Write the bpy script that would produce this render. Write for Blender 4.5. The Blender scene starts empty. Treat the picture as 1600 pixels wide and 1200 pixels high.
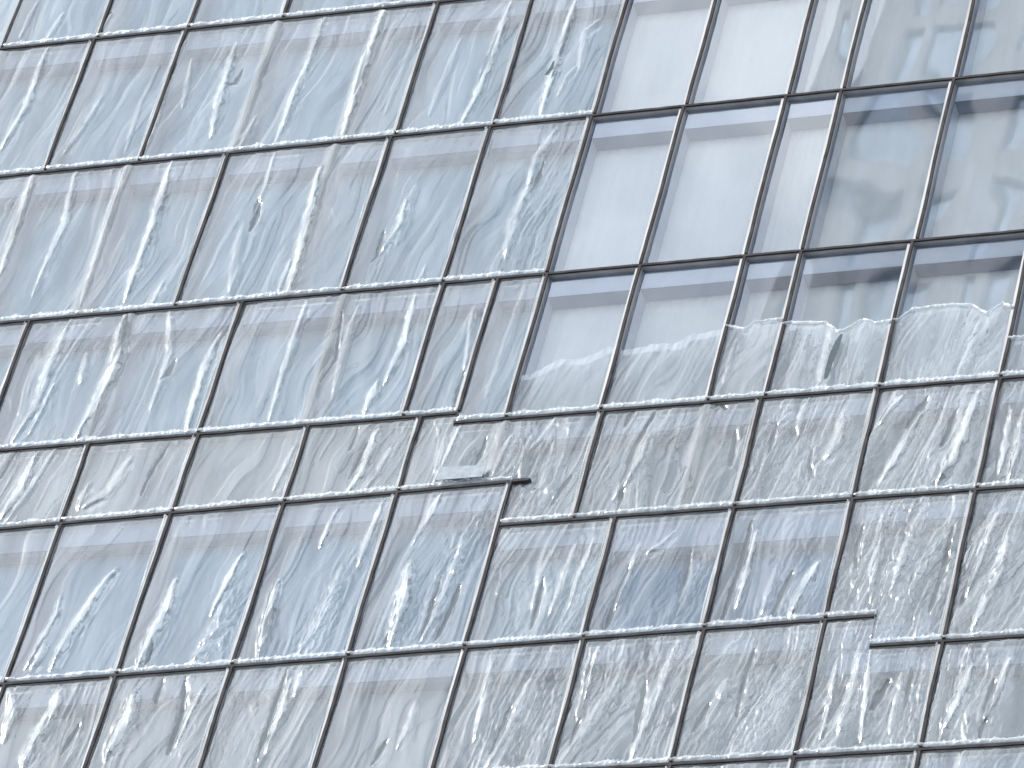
import bpy, math, random
import numpy as np

C = bpy.context.scene.collection
SC = bpy.context.scene
S = 1.4          # metres per bay unit
ZC = 55.0        # height of the bay origin above the street

# ------------------------------------------------------------ camera
from mathutils import Matrix, Vector
RIGHT = Vector((0.9308513883, 0.3036985735, 0.2031818626))
DOWN = Vector((-0.0776417138, 0.7077523365, -0.7021811692))
FWD = Vector((-0.3570538574, 0.6378509281, 0.6823919229))
cam_d = bpy.data.cameras.new('camera')
cam = bpy.data.objects.new('camera', cam_d)
C.objects.link(cam)
cam_d.sensor_width = 36.0
cam_d.lens = 9518.16 / 1600 * 36.0
cam_d.clip_start = 0.5
cam_d.clip_end = 6000
dist = 9518.16 / 170.0 * S
loc = Vector((0, 0, ZC)) - FWD * dist
up, back = -DOWN, -FWD
cam.matrix_world = Matrix(((RIGHT.x, up.x, back.x, loc.x),
                           (RIGHT.y, up.y, back.y, loc.y),
                           (RIGHT.z, up.z, back.z, loc.z),
                           (0, 0, 0, 1)))
SC.camera = cam

# ------------------------------------------------------------ light
SUN = Vector((-0.82, -0.66, 0.50)).normalized()
sun_el = math.asin(SUN.z)
sun_az = math.atan2(SUN.x, SUN.y)
world = bpy.data.worlds.new('World')
SC.world = world
world.use_nodes = True
nt = world.node_tree
for n in list(nt.nodes):
    nt.nodes.remove(n)
out = nt.nodes.new('ShaderNodeOutputWorld')
bg = nt.nodes.new('ShaderNodeBackground')
bg.inputs['Strength'].default_value = 0.12
sky = nt.nodes.new('ShaderNodeTexSky')
sky.sky_type = 'NISHITA'
sky.sun_disc = False
sky.sun_elevation = sun_el
sky.sun_rotation = sun_az
sky.dust_density = 1.0
tc = nt.nodes.new('ShaderNodeTexCoord')
nz = nt.nodes.new('ShaderNodeTexNoise')
nz.inputs['Scale'].default_value = 10.0
nz.inputs['Detail'].default_value = 6.0
nz.inputs['Roughness'].default_value = 0.6
nz.inputs['Distortion'].default_value = 0.3
ramp = nt.nodes.new('ShaderNodeValToRGB')
ramp.color_ramp.elements[0].position = 0.30
ramp.color_ramp.elements[1].position = 0.56
ramp.color_ramp.elements[0].color = (0.05, 0.05, 0.05, 1)
mixc = nt.nodes.new('ShaderNodeMix')
mixc.data_type = 'RGBA'
mixc.inputs[7].default_value = (9.9, 10.4, 10.8, 1)
wmap = nt.nodes.new('ShaderNodeMapping')
wmap.inputs['Location'].default_value = (3.71, 0.0, 0.0)
nt.links.new(tc.outputs['Generated'], wmap.inputs['Vector'])
nt.links.new(wmap.outputs['Vector'], nz.inputs['Vector'])
nt.links.new(nz.outputs['Fac'], ramp.inputs['Fac'])
nt.links.new(ramp.outputs['Color'], mixc.inputs[0])
nt.links.new(sky.outputs['Color'], mixc.inputs[6])
nt.links.new(mixc.outputs[2], bg.inputs['Color'])
nt.links.new(bg.outputs['Background'], out.inputs['Surface'])

sl = bpy.data.lights.new('sun', 'SUN')
sl.energy = 4.2
sl.angle = math.radians(0.53)
sl.color = (1.0, 0.98, 0.945)
so = bpy.data.objects.new('sun', sl)
C.objects.link(so)
so.location = (-60, -40, 150)
so.rotation_euler = (-SUN).to_track_quat('-Z', 'Y').to_euler()

SC.view_settings.view_transform = 'Standard'
SC.view_settings.look = 'None'
SC.view_settings.exposure = 0.70
SC.view_settings.gamma = 1.0
SC.view_settings.use_curve_mapping = False
SC.cycles.transparent_max_bounces = 24
SC.cycles.max_bounces = 10

# ------------------------------------------------------------ materials
def newmat(name):
    m = bpy.data.materials.new(name)
    m.use_nodes = True
    t = m.node_tree
    for n in list(t.nodes):
        t.nodes.remove(n)
    o = t.nodes.new('ShaderNodeOutputMaterial')
    return m, t, o

def solid(name, col, rough=0.5, metal=0.0, var=0.12, scale=6.0, stretch=(1, 1, 1), bump=0.0, spec=0.5):
    m, t, o = newmat(name)
    p = t.nodes.new('ShaderNodeBsdfPrincipled')
    p.inputs['Roughness'].default_value = rough
    p.inputs['Metallic'].default_value = metal
    p.inputs['Specular IOR Level'].default_value = spec
    g = t.nodes.new('ShaderNodeTexCoord')
    mp = t.nodes.new('ShaderNodeMapping')
    mp.inputs['Scale'].default_value = stretch
    n = t.nodes.new('ShaderNodeTexNoise')
    n.inputs['Scale'].default_value = scale
    n.inputs['Detail'].default_value = 5
    r = t.nodes.new('ShaderNodeValToRGB')
    r.color_ramp.elements[0].position = 0.3
    r.color_ramp.elements[1].position = 0.7
    r.color_ramp.elements[0].color = (*[c * (1 - var) for c in col], 1)
    r.color_ramp.elements[1].color = (*[min(1, c * (1 + var)) for c in col], 1)
    t.links.new(g.outputs['Object'], mp.inputs['Vector'])
    t.links.new(mp.outputs['Vector'], n.inputs['Vector'])
    t.links.new(n.outputs['Fac'], r.inputs['Fac'])
    t.links.new(r.outputs['Color'], p.inputs['Base Color'])
    if bump:
        b = t.nodes.new('ShaderNodeBump')
        b.inputs['Distance'].default_value = bump
        t.links.new(n.outputs['Fac'], b.inputs['Height'])
        t.links.new(b.outputs['Normal'], p.inputs['Normal'])
    t.links.new(p.outputs['BSDF'], o.inputs['Surface'])
    return m

M = {}
M['alu'] = solid('grey_aluminium', (0.36, 0.36, 0.37), 0.5, 0.2, 0.2, 3, (1, 1, 0.3))
M['cap'] = solid('dark_gasket_cap', (0.035, 0.034, 0.038), 0.8, 0.0, 0.4, 5, (1, 1, 1), spec=0.12)
M['reveal'] = solid('lilac_grey_reveal', (0.42, 0.46, 0.55), 0.6, 0.0, 0.06)
M['soffit'] = solid('pale_lilac_ceiling', (0.60, 0.66, 0.79), 0.7, 0.0, 0.06)
M['underside_shade'] = solid('slate_blue_shade', (0.03, 0.06, 0.14), 0.9, 0.0, 0.1)  # dark colour carries the shade under the header box
M['blind_pale'] = solid('pale_blind', (0.88, 0.90, 0.92), 0.8, 0.0, 0.08, 1.2, (1, 1, 0.3))
M['blind_blue'] = solid('blue_grey_blind', (0.40, 0.60, 0.74), 0.8, 0.0, 0.12, 1.2, (1, 1, 0.3))
M['blind_deep'] = solid('deep_blue_blind', (0.06, 0.28, 0.55), 0.8, 0.0, 0.15, 1.2, (1, 1, 0.3))
M['blind_mid'] = solid('mid_blue_blind', (0.28, 0.51, 0.70), 0.8, 0.0, 0.12, 1.2, (1, 1, 0.3))
M['blind_grey'] = solid('grey_blind', (0.42, 0.50, 0.58), 0.8, 0.0, 0.10, 1.2, (1, 1, 0.3))
M['spandrel'] = solid('grey_spandrel_panel', (0.42, 0.48, 0.54), 0.7, 0.0, 0.07, 1.5)
M['wall'] = solid('dark_wall', (0.12, 0.12, 0.13), 0.9)
M['tape'] = solid('dark_green_grey_tear', (0.05, 0.07, 0.08), 0.95, 0.0, 0.2, 20)  # dark pieces that stand in for tears in the film
M['ptape'] = solid('pale_tape', (0.25, 0.28, 0.32), 0.9, 0.0, 0.15, 12, spec=0.1)
M['ground'] = solid('street_paving', (0.16, 0.16, 0.16), 0.9, 0.0, 0.25, 0.3)
M['stone'] = solid('pale_stone', (0.80, 0.80, 0.80), 0.8, 0.0, 0.15, 0.8)
M['darkglass'] = solid('blue_grey_window_glass', (0.62, 0.70, 0.78), 0.15, 0.8, 0.2, 1.0)

def glass_mat():
    m, t, o = newmat('coated_glass')
    tr = t.nodes.new('ShaderNodeBsdfTransparent')
    tr.inputs['Color'].default_value = (0.94, 0.965, 0.98, 1)
    gl = t.nodes.new('ShaderNodeBsdfGlossy')
    gl.inputs['Color'].default_value = (0.93, 0.96, 1.0, 1)
    gl.inputs['Roughness'].default_value = 0.02
    lw = t.nodes.new('ShaderNodeFresnel')
    lw.inputs['IOR'].default_value = 1.5
    ma = t.nodes.new('ShaderNodeMath')
    ma.operation = 'MULTIPLY_ADD'
    ma.inputs[1].default_value = 0.9
    ma.inputs[2].default_value = GLASS_R
    mx = t.nodes.new('ShaderNodeMixShader')
    t.links.new(lw.outputs['Fac'], ma.inputs[0])
    t.links.new(ma.outputs[0], mx.inputs['Fac'])
    t.links.new(tr.outputs[0], mx.inputs[1])
    t.links.new(gl.outputs[0], mx.inputs[2])
    t.links.new(mx.outputs[0], o.inputs['Surface'])
    return m

def film_mat(name, milk, refl, rough, tint=(0.83, 0.91, 0.98), edge=(0.46, 0.78, 0.20)):
    """clear polythene: mostly see-through, a little milky, glossy on top"""
    m, t, o = newmat(name)
    tr = t.nodes.new('ShaderNodeBsdfTransparent')
    lwt = t.nodes.new('ShaderNodeLayerWeight')
    lwt.inputs['Blend'].default_value = 0.5
    pr = t.nodes.new('ShaderNodeValToRGB')      # longer way through plastic seen edge-on
    pr.color_ramp.elements[0].position = edge[0]
    pr.color_ramp.elements[0].color = (0.95, 0.965, 0.97, 1)
    pr.color_ramp.elements[1].position = edge[1]
    pr.color_ramp.elements[1].color = (edge[2], edge[2] * 1.15, edge[2] * 1.3, 1)
    t.links.new(lwt.outputs['Facing'], pr.inputs['Fac'])
    ag = t.nodes.new('ShaderNodeAttribute'); ag.attribute_name = 'fold_shade'  # shade of folds and creases, painted per vertex
    af = t.nodes.new('ShaderNodeAttribute'); af.attribute_name = 'fold'  # highlights on the folds, painted as whiter film
    gm = t.nodes.new('ShaderNodeMix'); gm.data_type = 'RGBA'; gm.blend_type = 'MIX'
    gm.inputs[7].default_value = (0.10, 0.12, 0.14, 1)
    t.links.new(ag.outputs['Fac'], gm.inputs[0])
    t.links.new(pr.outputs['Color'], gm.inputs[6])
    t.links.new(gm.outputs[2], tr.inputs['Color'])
    df = t.nodes.new('ShaderNodeBsdfDiffuse')
    df.inputs['Color'].default_value = (*tint, 1)
    tl = t.nodes.new('ShaderNodeBsdfTranslucent')
    tl.inputs['Color'].default_value = (*tint, 1)
    md = t.nodes.new('ShaderNodeMixShader')
    md.inputs['Fac'].default_value = 0.35
    t.links.new(df.outputs[0], md.inputs[1])
    t.links.new(tl.outputs[0], md.inputs[2])
    # milkiness varies in soft streaks (dust and stretched plastic)
    g = t.nodes.new('ShaderNodeTexCoord')
    mp = t.nodes.new('ShaderNodeMapping')
    mp.inputs['Scale'].default_value = (3.2, 1.0, 0.55)
    mp.inputs['Rotation'].default_value = (0, math.radians(8), 0)
    n = t.nodes.new('ShaderNodeTexNoise')
    n.inputs['Scale'].default_value = 1.6
    n.inputs['Detail'].default_value = 6
    n.inputs['Distortion'].default_value = 0.4
    t.links.new(g.outputs['Object'], mp.inputs['Vector'])
    t.links.new(mp.outputs['Vector'], n.inputs['Vector'])
    mr = t.nodes.new('ShaderNodeMapRange')
    mr.inputs['From Min'].default_value = 0.3
    mr.inputs['From Max'].default_value = 0.7
    mr.inputs['To Min'].default_value = milk * 0.6
    mr.inputs['To Max'].default_value = milk * 1.4
    t.links.new(n.outputs['Fac'], mr.inputs['Value'])
    m1 = t.nodes.new('ShaderNodeMixShader')
    fo = t.nodes.new('ShaderNodeMath'); fo.operation = 'MULTIPLY_ADD'; fo.use_clamp = True
    fo.inputs[1].default_value = 0.34
    t.links.new(af.outputs['Fac'], fo.inputs[0])
    t.links.new(mr.outputs[0], fo.inputs[2])
    t.links.new(fo.outputs[0], m1.inputs['Fac'])
    t.links.new(tr.outputs[0], m1.inputs[1])
    t.links.new(md.outputs[0], m1.inputs[2])
    gl = t.nodes.new('ShaderNodeBsdfGlossy')
    gl.inputs['Color'].default_value = (0.97, 0.98, 1, 1)
    gl.inputs['Roughness'].default_value = rough
    fr = t.nodes.new('ShaderNodeFresnel')
    fr.inputs['IOR'].default_value = 1.5
    ma = t.nodes.new('ShaderNodeMath')
    ma.operation = 'MULTIPLY_ADD'
    ma.use_clamp = True
    ma.inputs[1].default_value = 1.6
    ma.inputs[2].default_value = refl
    mx = t.nodes.new('ShaderNodeMixShader')
    t.links.new(fr.outputs['Fac'], ma.inputs[0])
    t.links.new(ma.outputs[0], mx.inputs['Fac'])
    t.links.new(m1.outputs[0], mx.inputs[1])
    t.links.new(gl.outputs[0], mx.inputs[2])
    dk = t.nodes.new('ShaderNodeBsdfDiffuse')          # painted shade of creases, fold outlines and drape bands
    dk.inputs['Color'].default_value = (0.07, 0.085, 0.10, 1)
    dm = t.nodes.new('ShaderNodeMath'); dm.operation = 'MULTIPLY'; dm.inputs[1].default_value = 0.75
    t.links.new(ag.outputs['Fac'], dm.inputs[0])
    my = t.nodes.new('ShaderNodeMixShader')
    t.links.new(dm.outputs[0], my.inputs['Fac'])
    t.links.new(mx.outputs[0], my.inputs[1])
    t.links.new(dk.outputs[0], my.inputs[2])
    t.links.new(my.outputs[0], o.inputs['Surface'])
    return m

GLASS_R = 0.18
M['glass'] = glass_mat()
M['film'] = film_mat('clear_polythene', 0.12, 0.08, 0.15)
M['film_grey'] = film_mat('dusty_polythene', 0.14, 0.08, 0.17, (0.80, 0.87, 0.92), (0.43, 0.70, 0.10))
M['film_milk'] = film_mat('milky_polythene', 0.13, 0.06, 0.15)
M['film_faint'] = film_mat('faint_polythene', 0.07, 0.04, 0.15)
M['side'] = film_mat('side_fold_polythene', 0.08, 0.07, 0.2)
M['hem'] = film_mat('bunched_polythene', 0.34, 0.05, 0.28)

# ------------------------------------------------------------ helpers
def W(u, y, v):
    return (u * S, y, ZC + v * S)

def link(name, verts, faces, m, parent=None, smooth=False):
    me = bpy.data.meshes.new(name)
    me.from_pydata(verts, [], faces)
    me.materials.append(m)
    if smooth:
        me.polygons.foreach_set('use_smooth', [True] * len(me.polygons))
    me.update()
    o = bpy.data.objects.new(name, me)
    C.objects.link(o)
    if parent is not None:
        o.parent = parent
    return o

class MB:
    def __init__(s):
        s.v, s.f = [], []
    def prism(s, poly, y0, y1):
        """(u, v) polygon given counter-clockwise seen from the street, from depth y0 (front) to y1"""
        b = len(s.v); n = len(poly)
        s.v += [W(u, y0, v) for u, v in poly] + [W(u, y1, v) for u, v in poly]
        s.f.append(tuple(b + i for i in range(n)))
        s.f.append(tuple(b + n + i for i in reversed(range(n))))
        for i in range(n):
            j = (i + 1) % n
            s.f.append((b + i, b + n + i, b + n + j, b + j))
    def box(s, x0, x1, y0, y1, z0, z1):
        b = len(s.v)
        s.v += [(x, y, z) for x in (x0, x1) for y in (y0, y1) for z in (z0, z1)]
        for q in ((0, 1, 3, 2), (4, 6, 7, 5), (0, 4, 5, 1), (2, 3, 7, 6), (0, 2, 6, 4), (1, 5, 7, 3)):
            s.f.append(tuple(b + i for i in q))
    def quad(s, *p):
        b = len(s.v); s.v += list(p); s.f.append(tuple(range(b, b + len(p))))
    def build(s, name, m, parent=None, smooth=False):
        return link(name, s.v, s.f, m, parent, smooth)

def tag(o, label, cat, group=None):
    o['label'] = label
    o['category'] = cat
    if group:
        o['group'] = group
    return o

# fast 2-D gradient noise on numpy arrays
def noise(x, y, seed=0):
    xi = np.floor(x).astype(np.int64); yi = np.floor(y).astype(np.int64)
    xf = x - xi; yf = y - yi
    def g(ix, iy):
        h = (ix * 374761393 + iy * 668265263 + seed * 974634777) & 0xFFFFFFFF
        h = ((h ^ (h >> 13)) * 1274126177) & 0xFFFFFFFF
        h = h ^ (h >> 16)
        return (h & 0xFFFF) / 65535.0 * 2 * math.pi
    def dotg(ix, iy, dx, dy):
        a = g(ix, iy)
        return np.cos(a) * dx + np.sin(a) * dy
    sx = xf * xf * xf * (xf * (xf * 6 - 15) + 10); sy = yf * yf * yf * (yf * (yf * 6 - 15) + 10)
    n00 = dotg(xi, yi, xf, yf); n10 = dotg(xi + 1, yi, xf - 1, yf)
    n01 = dotg(xi, yi + 1, xf, yf - 1); n11 = dotg(xi + 1, yi + 1, xf - 1, yf - 1)
    a = n00 + (n10 - n00) * sx; b = n01 + (n11 - n01) * sx
    return (a + (b - a) * sy) * 1.4

def grid_mesh(name, X, Y, Z, mask, m, parent=None, attrs=None):
    nr, nc = X.shape
    idx = np.arange(nr * nc).reshape(nr, nc)
    q = np.stack([idx[:-1, :-1], idx[:-1, 1:], idx[1:, 1:], idx[1:, :-1]], -1)
    if mask is not None:
        q = q[mask[:-1, :-1] & mask[1:, 1:] & mask[1:, :-1] & mask[:-1, 1:]]
    q = q.reshape(-1, 4)
    used = np.unique(q)
    remap = -np.ones(nr * nc, dtype=np.int64); remap[used] = np.arange(len(used))
    q = remap[q]
    co = np.stack([X, Y, Z], -1).reshape(-1, 3)[used]
    me = bpy.data.meshes.new(name)
    me.vertices.add(len(co)); me.vertices.foreach_set('co', co.astype(np.float32).ravel())
    me.loops.add(len(q) * 4); me.loops.foreach_set('vertex_index', q.astype(np.int32).ravel())
    me.polygons.add(len(q))
    me.polygons.foreach_set('loop_start', (np.arange(len(q)) * 4).astype(np.int32))
    me.polygons.foreach_set('loop_total', np.full(len(q), 4, np.int32))
    me.polygons.foreach_set('use_smooth', np.ones(len(q), bool))
    me.materials.append(m)
    for k, a in (attrs or {}).items():
        at = me.attributes.new(k, 'FLOAT', 'POINT')
        at.data.foreach_set('value', a.reshape(-1)[used].astype(np.float32))
    me.update(calc_edges=True)
    o = bpy.data.objects.new(name, me)
    C.objects.link(o)
    if parent is not None:
        o.parent = parent
    return o

CREASES = [
 ([-6.262, 6.107, -6.344, 5.625], 0.039, 1.0),
 ([-6.625, 6.361, -6.675, 5.773], 0.032, 0.8),
 ([-5.697, 6.022, -5.786, 5.691], 0.039, 0.8),
 ([-6.292, 5.569, -6.281, 4.645, -6.392, 4.04], 0.052, 1.3),
 ([-5.448, 4.72, -5.531, 4.254, -5.642, 3.891], 0.039, 0.9),
 ([-4.921, 5.126, -4.98, 4.559, -4.95, 3.798], 0.032, 0.5),
 ([-4.733, 5.486, -4.784, 5.01, -4.729, 4.144, -4.733, 3.769], 0.039, 1.2),
 ([-4.134, 5.349, -4.098, 4.529, -4.041, 3.909], 0.058, 1.3),
 ([-3.951, 4.909, -3.982, 4.703, -4.1, 4.672], 0.026, -1.2),
 ([-3.627, 4.18, -3.661, 3.904, -3.708, 3.631], 0.032, 0.9),
 ([-4.58, 5.173, -4.481, 4.393], 0.032, 0.7),
 ([-3.23, 5.651, -3.25, 4.741, -3.304, 3.715], 0.045, 1.1),
 ([-3.274, 4.697, -3.284, 4.32, -3.258, 3.942], 0.045, 1.2),
 ([-2.594, 5.603, -2.62, 4.698, -2.588, 3.71], 0.058, 1.5),
 ([-2.62, 4.983, -2.597, 4.6, -2.598, 4.318], 0.026, -1.0),
 ([-2.167, 5.395, -2.159, 4.916, -2.213, 3.984], 0.032, 0.5),
 ([-1.209, 5.538, -1.233, 4.875, -1.269, 4.13, -1.346, 3.725], 0.052, 1.2),
 ([-1.241, 5.066, -1.259, 4.69, -1.288, 4.366], 0.026, -1.1),
 ([-1.64, 5.03, -1.669, 4.561, -1.724, 3.916], 0.045, 0.6),
 ([-0.51, 5.432, -0.532, 4.584, -0.52, 3.748], 0.052, 1.5),
 ([-0.493, 5.191, -0.49, 4.86, -0.498, 4.579], 0.019, -1.2),
 ([-0.172, 5.096, -0.304, 4.927, -0.251, 4.357], 0.039, 0.7),
 ([-0.296, 4.41, -0.368, 4.281, -0.396, 4.007], 0.032, 0.8),
 ([-5.911, 3.598, -5.878, 2.989, -5.849, 2.162], 0.045, 1.1),
 ([-5.436, 3.657, -5.344, 2.829, -5.392, 2.016], 0.045, 1.1),
 ([-5.319, 2.369, -5.392, 2.016, -5.397, 1.791], 0.032, 0.7),
 ([-4.887, 3.696, -4.878, 2.769, -4.826, 1.589], 0.039, 1.0),
 ([-4.383, 3.628, -4.343, 2.701, -4.359, 1.623], 0.058, 1.5),
 ([-4.013, 1.849, -4.034, 1.673, -4.055, 1.498], 0.039, 1.2),
 ([-3.756, 2.809, -3.796, 2.18, -3.79, 1.644], 0.052, 0.5),
 ([-3.277, 2.929, -3.243, 2.607, -3.258, 2.455], 0.039, -1.4),
 ([-3.268, 3.571, -3.254, 3.109, -3.275, 2.656], 0.032, 1.0),
 ([-2.729, 3.315, -2.661, 2.488, -2.617, 1.503], 0.058, 1.5),
 ([-2.708, 2.001, -2.72, 1.78, -2.725, 1.534], 0.032, 1.0),
 ([-3.357, 2.576, -3.308, 2.12, -3.236, 1.577], 0.065, 0.5),
 ([-1.683, 2.722, -1.665, 2.361, -1.772, 1.974], 0.052, 1.2),
 ([-1.814, 2.29, -1.795, 1.933, -1.842, 1.85], 0.032, -0.8),
 ([-1.256, 1.734, -1.259, 1.603, -1.288, 1.501], 0.026, 1.0),
 ([-1.623, 2.895, -1.634, 2.09], 0.065, 0.6),
 ([-0.31, 3.536, -0.423, 3.143, -0.434, 2.739], 0.052, 1.2),
 ([-0.434, 2.739, -0.469, 2.297, -0.45, 1.766], 0.065, 1.0),
 ([-0.345, 3.087, -0.353, 2.818, -0.381, 2.642], 0.026, -1.0),
 ([-4.881, 1.418, -4.922, 0.719, -4.909, 0.196, -5.026, -0.22], 0.058, 1.2),
 ([-4.802, 0.531, -4.85, 0.104, -4.878, -0.15], 0.039, 1.2),
 ([-4.31, 1.44, -4.217, 0.727, -4.277, 0.214, -4.359, -0.333], 0.077, 1.6),
 ([-4.275, 1.435, -4.221, 0.989, -4.26, 0.688], 0.032, -1.3),
 ([-3.846, 1.473, -3.678, 0.84, -3.662, 0.405, -3.67, 0.063], 0.045, 0.9),
 ([-3.586, 0.742, -3.616, 0.529, -3.674, 0.449], 0.032, -0.8),
 ([-3.199, 1.046, -3.254, 0.618, -3.229, 0.015, -3.205, -0.327], 0.052, 1.3),
 ([-4.579, 0.942, -4.524, 0.5], 0.045, 0.7),
 ([-2.39, 1.388, -2.393, 0.866, -2.396, 0.35, -2.377, -0.246], 0.045, 1.1),
 ([-1.984, 1.209, -1.891, 0.55, -1.972, 0.218], 0.026, -1.1),
 ([-1.385, 0.195, -1.399, -0.014, -1.414, -0.223], 0.052, 1.3),
 ([-1.264, 1.341, -1.232, 0.647, -1.308, 0.145], 0.058, 1.2),
 ([-1.826, 1.234, -1.833, 0.716, -1.797, 0.029], 0.052, 0.6),
 ([-0.624, 1.092, -0.559, 0.57, -0.526, 0.227], 0.032, 0.9),
 ([-0.526, 0.227, -0.533, -0.025, -0.511, -0.32], 0.026, -1.2),
 ([-0.154, 1.295, -0.179, 0.526, -0.221, -0.143], 0.052, 0.5),
 ([-4.712, -0.381, -4.757, -0.925, -4.858, -1.266], 0.058, 1.3),
 ([-4.53, -0.315, -4.645, -0.853, -4.804, -1.338], 0.039, 1.0),
 ([-4.931, -0.316, -5.012, -0.731], 0.032, -0.9),
 ([-3.698, -0.571, -3.806, -1.02, -4.05, -1.204], 0.065, 0.9),
 ([-4.044, -0.871, -4.064, -1.036, -4.071, -1.202], 0.045, 1.0),
 ([-3.361, -0.479, -3.427, -0.724, -3.458, -1.096], 0.032, -0.8),
 ([-2.013, -0.536, -2.072, -0.946, -2.098, -1.149], 0.039, 0.9),
 ([-1.439, -0.388, -1.44, -0.596, -1.455, -0.719], 0.026, -1.0),
 ([-1.232, -0.452, -1.254, -1.029, -1.346, -1.306], 0.058, 1.4),
 ([-1.041, -0.721, -1.091, -1.045, -1.216, -1.319], 0.039, 1.1),
 ([-1.289, -0.612, -1.327, -0.857, -1.364, -1.1], 0.019, -1.3),
 ([-0.108, -0.653, -0.116, -0.899, -0.143, -1.06], 0.032, -1.3),
 ([0.149, -0.68, 0.108, -0.922, 0.076, -1.205], 0.039, 1.0),
 ([-0.496, -0.613, -0.503, -0.859, -0.509, -1.105], 0.039, 0.7),
 ([-0.395, -0.499, -0.438, -0.866, -0.503, -1.268], 0.032, 1.2),
 ([1.508, -0.497, 1.388, -0.974, 1.378, -1.377, 1.399, -1.779], 0.039, -1.4),
 ([1.512, -0.824, 1.484, -1.146, 1.335, -1.613], 0.052, 1.3),
 ([0.542, -0.475, 0.468, -0.714, 0.377, -0.868], 0.039, 0.8),
 ([0.34, -0.701, 0.317, -1.026, 0.37, -1.356], 0.032, 0.9),
 ([0.859, -1.244, 0.8, -1.399, 0.726, -1.633], 0.032, -0.9),
 ([0.502, -1.45, 0.611, -1.38, 0.772, -1.557], 0.032, 0.7),
 ([1.287, -0.473, 1.258, -0.634, 1.24, -0.697], 0.032, -1.0),
 ([2.338, -0.83, 2.353, -1.074, 2.369, -1.317], 0.045, -0.9),
 ([2.041, -0.554, 2.111, -0.439, 2.197, -0.571], 0.039, -1.0),
 ([2.724, -0.79, 2.708, -1.031, 2.707, -1.192], 0.032, -1.1),
 ([2.973, -0.492, 2.925, -0.731, 2.957, -0.977], 0.039, 0.9),
 ([3.34, -0.694, 3.351, -1.098, 3.272, -1.33], 0.065, 0.9),
 ([3.121, -1.154, 3.127, -1.355, 3.206, -1.561], 0.032, -0.8),
 ([3.884, -0.551, 3.767, -0.741, 3.71, -0.936], 0.039, 1.2),
 ([4.104, -0.616, 4.023, -0.849, 3.96, -1.002], 0.045, -1.1),
 ([4.07, -0.773, 3.97, -1.243, 3.834, -1.664], 0.052, 1.4),
 ([4.574, -0.586, 4.531, -1.063, 4.476, -1.454, 4.372, -1.719], 0.058, 1.5),
 ([4.402, -0.809, 4.364, -1.125, 4.33, -1.28], 0.039, -1.0),
 ([4.403, -1.367, 4.412, -1.605, 4.379, -1.758], 0.039, 1.1),
 ([4.911, -0.864, 4.926, -1.342, 4.917, -1.656], 0.039, 1.2),
 ([5.031, -0.877, 5.045, -1.355, 5.017, -1.744], 0.039, 1.3),
 ([-3.462, -2.04, -3.57, -2.353, -3.697, -2.823, -3.769, -3.253], 0.065, 1.7),
 ([-3.934, -2.321, -3.911, -2.564, -4.032, -3.231], 0.045, 1.2),
 ([-3.938, -2.882, -3.935, -3.121, -3.966, -3.237], 0.052, 1.1),
 ([-2.802, -2.222, -2.789, -2.583, -2.846, -2.896, -2.9, -3.286], 0.071, 1.6),
 ([-2.824, -2.977, -2.811, -3.215, -2.835, -3.291], 0.019, -1.3),
 ([-2.201, -1.955, -2.258, -2.231, -2.326, -2.704], 0.045, 1.5),
 ([-2.239, -2.553, -2.263, -2.947, -2.362, -3.292], 0.065, 0.8),
 ([-2.35, -3.097, -2.199, -2.952, -2.111, -2.802], 0.032, 1.2),
 ([-1.762, -2.317, -1.755, -2.596, -1.737, -2.992, -1.713, -3.307], 0.058, 1.6),
 ([-1.702, -2.68, -1.726, -2.836, -1.716, -3.072], 0.026, -1.1),
 ([-1.159, -2.213, -1.179, -2.647, -1.24, -3.035, -1.339, -3.261], 0.052, 0.8),
 ([-1.38, -1.425, -1.417, -1.666, -1.444, -1.946], 0.039, 1.4),
 ([-0.947, -1.387, -0.966, -1.709, -0.996, -2.108, -0.999, -2.227], 0.039, 1.3),
 ([-0.499, -2.234, -0.45, -2.713, -0.454, -3.219], 0.077, 1.6),
 ([-0.467, -2.852, -0.479, -3.062, -0.524, -3.237], 0.026, -1.4),
 ([-0.388, -1.361, -0.44, -1.679, -0.524, -1.993], 0.039, 1.2),
 ([-0.035, -1.959, -0.051, -2.434, -0.099, -2.9, -0.173, -3.243], 0.045, 1.0),
 ([0.061, -2.523, 0.026, -2.911, -0.026, -3.217], 0.032, -1.4),
 ([-0.146, -2.425, -0.162, -2.895, -0.182, -3.204], 0.026, -1.1),
 ([0.854, -2.517, 0.869, -2.869, 0.863, -3.178], 0.032, -1.3),
 ([1.079, -2.144, 1.057, -2.614, 1.005, -2.997], 0.045, 0.9),
 ([1.248, -2.082, 1.194, -2.548, 1.185, -2.936], 0.032, 1.0),
 ([0.893, -2.127, 0.823, -2.514, 0.833, -2.982], 0.039, 0.7),
 ([1.653, -2.434, 1.612, -2.819, 1.578, -3.24], 0.032, -1.5),
 ([1.697, -2.203, 1.669, -2.514, 1.613, -2.974], 0.039, 1.1),
 ([2.003, -2.075, 1.912, -2.223, 1.783, -2.329], 0.032, 1.2),
 ([2.203, -2.329, 2.204, -2.641, 2.205, -2.95], 0.039, -0.7),
 ([2.705, -1.985, 2.703, -2.454, 2.672, -2.915, 2.648, -3.257], 0.032, -1.6),
 ([2.777, -2.149, 2.778, -2.693, 2.761, -3.076], 0.039, 1.6),
 ([3.213, -2.656, 3.135, -3.033, 3.096, -3.296], 0.039, -1.1),
 ([3.438, -2.6, 3.345, -2.899, 3.282, -3.198], 0.058, 1.4),
 ([3.049, -2.564, 3.015, -3.174], 0.039, 0.8),
 ([3.773, -2.167, 3.754, -2.398, 3.797, -2.71], 0.039, -1.2),
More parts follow.
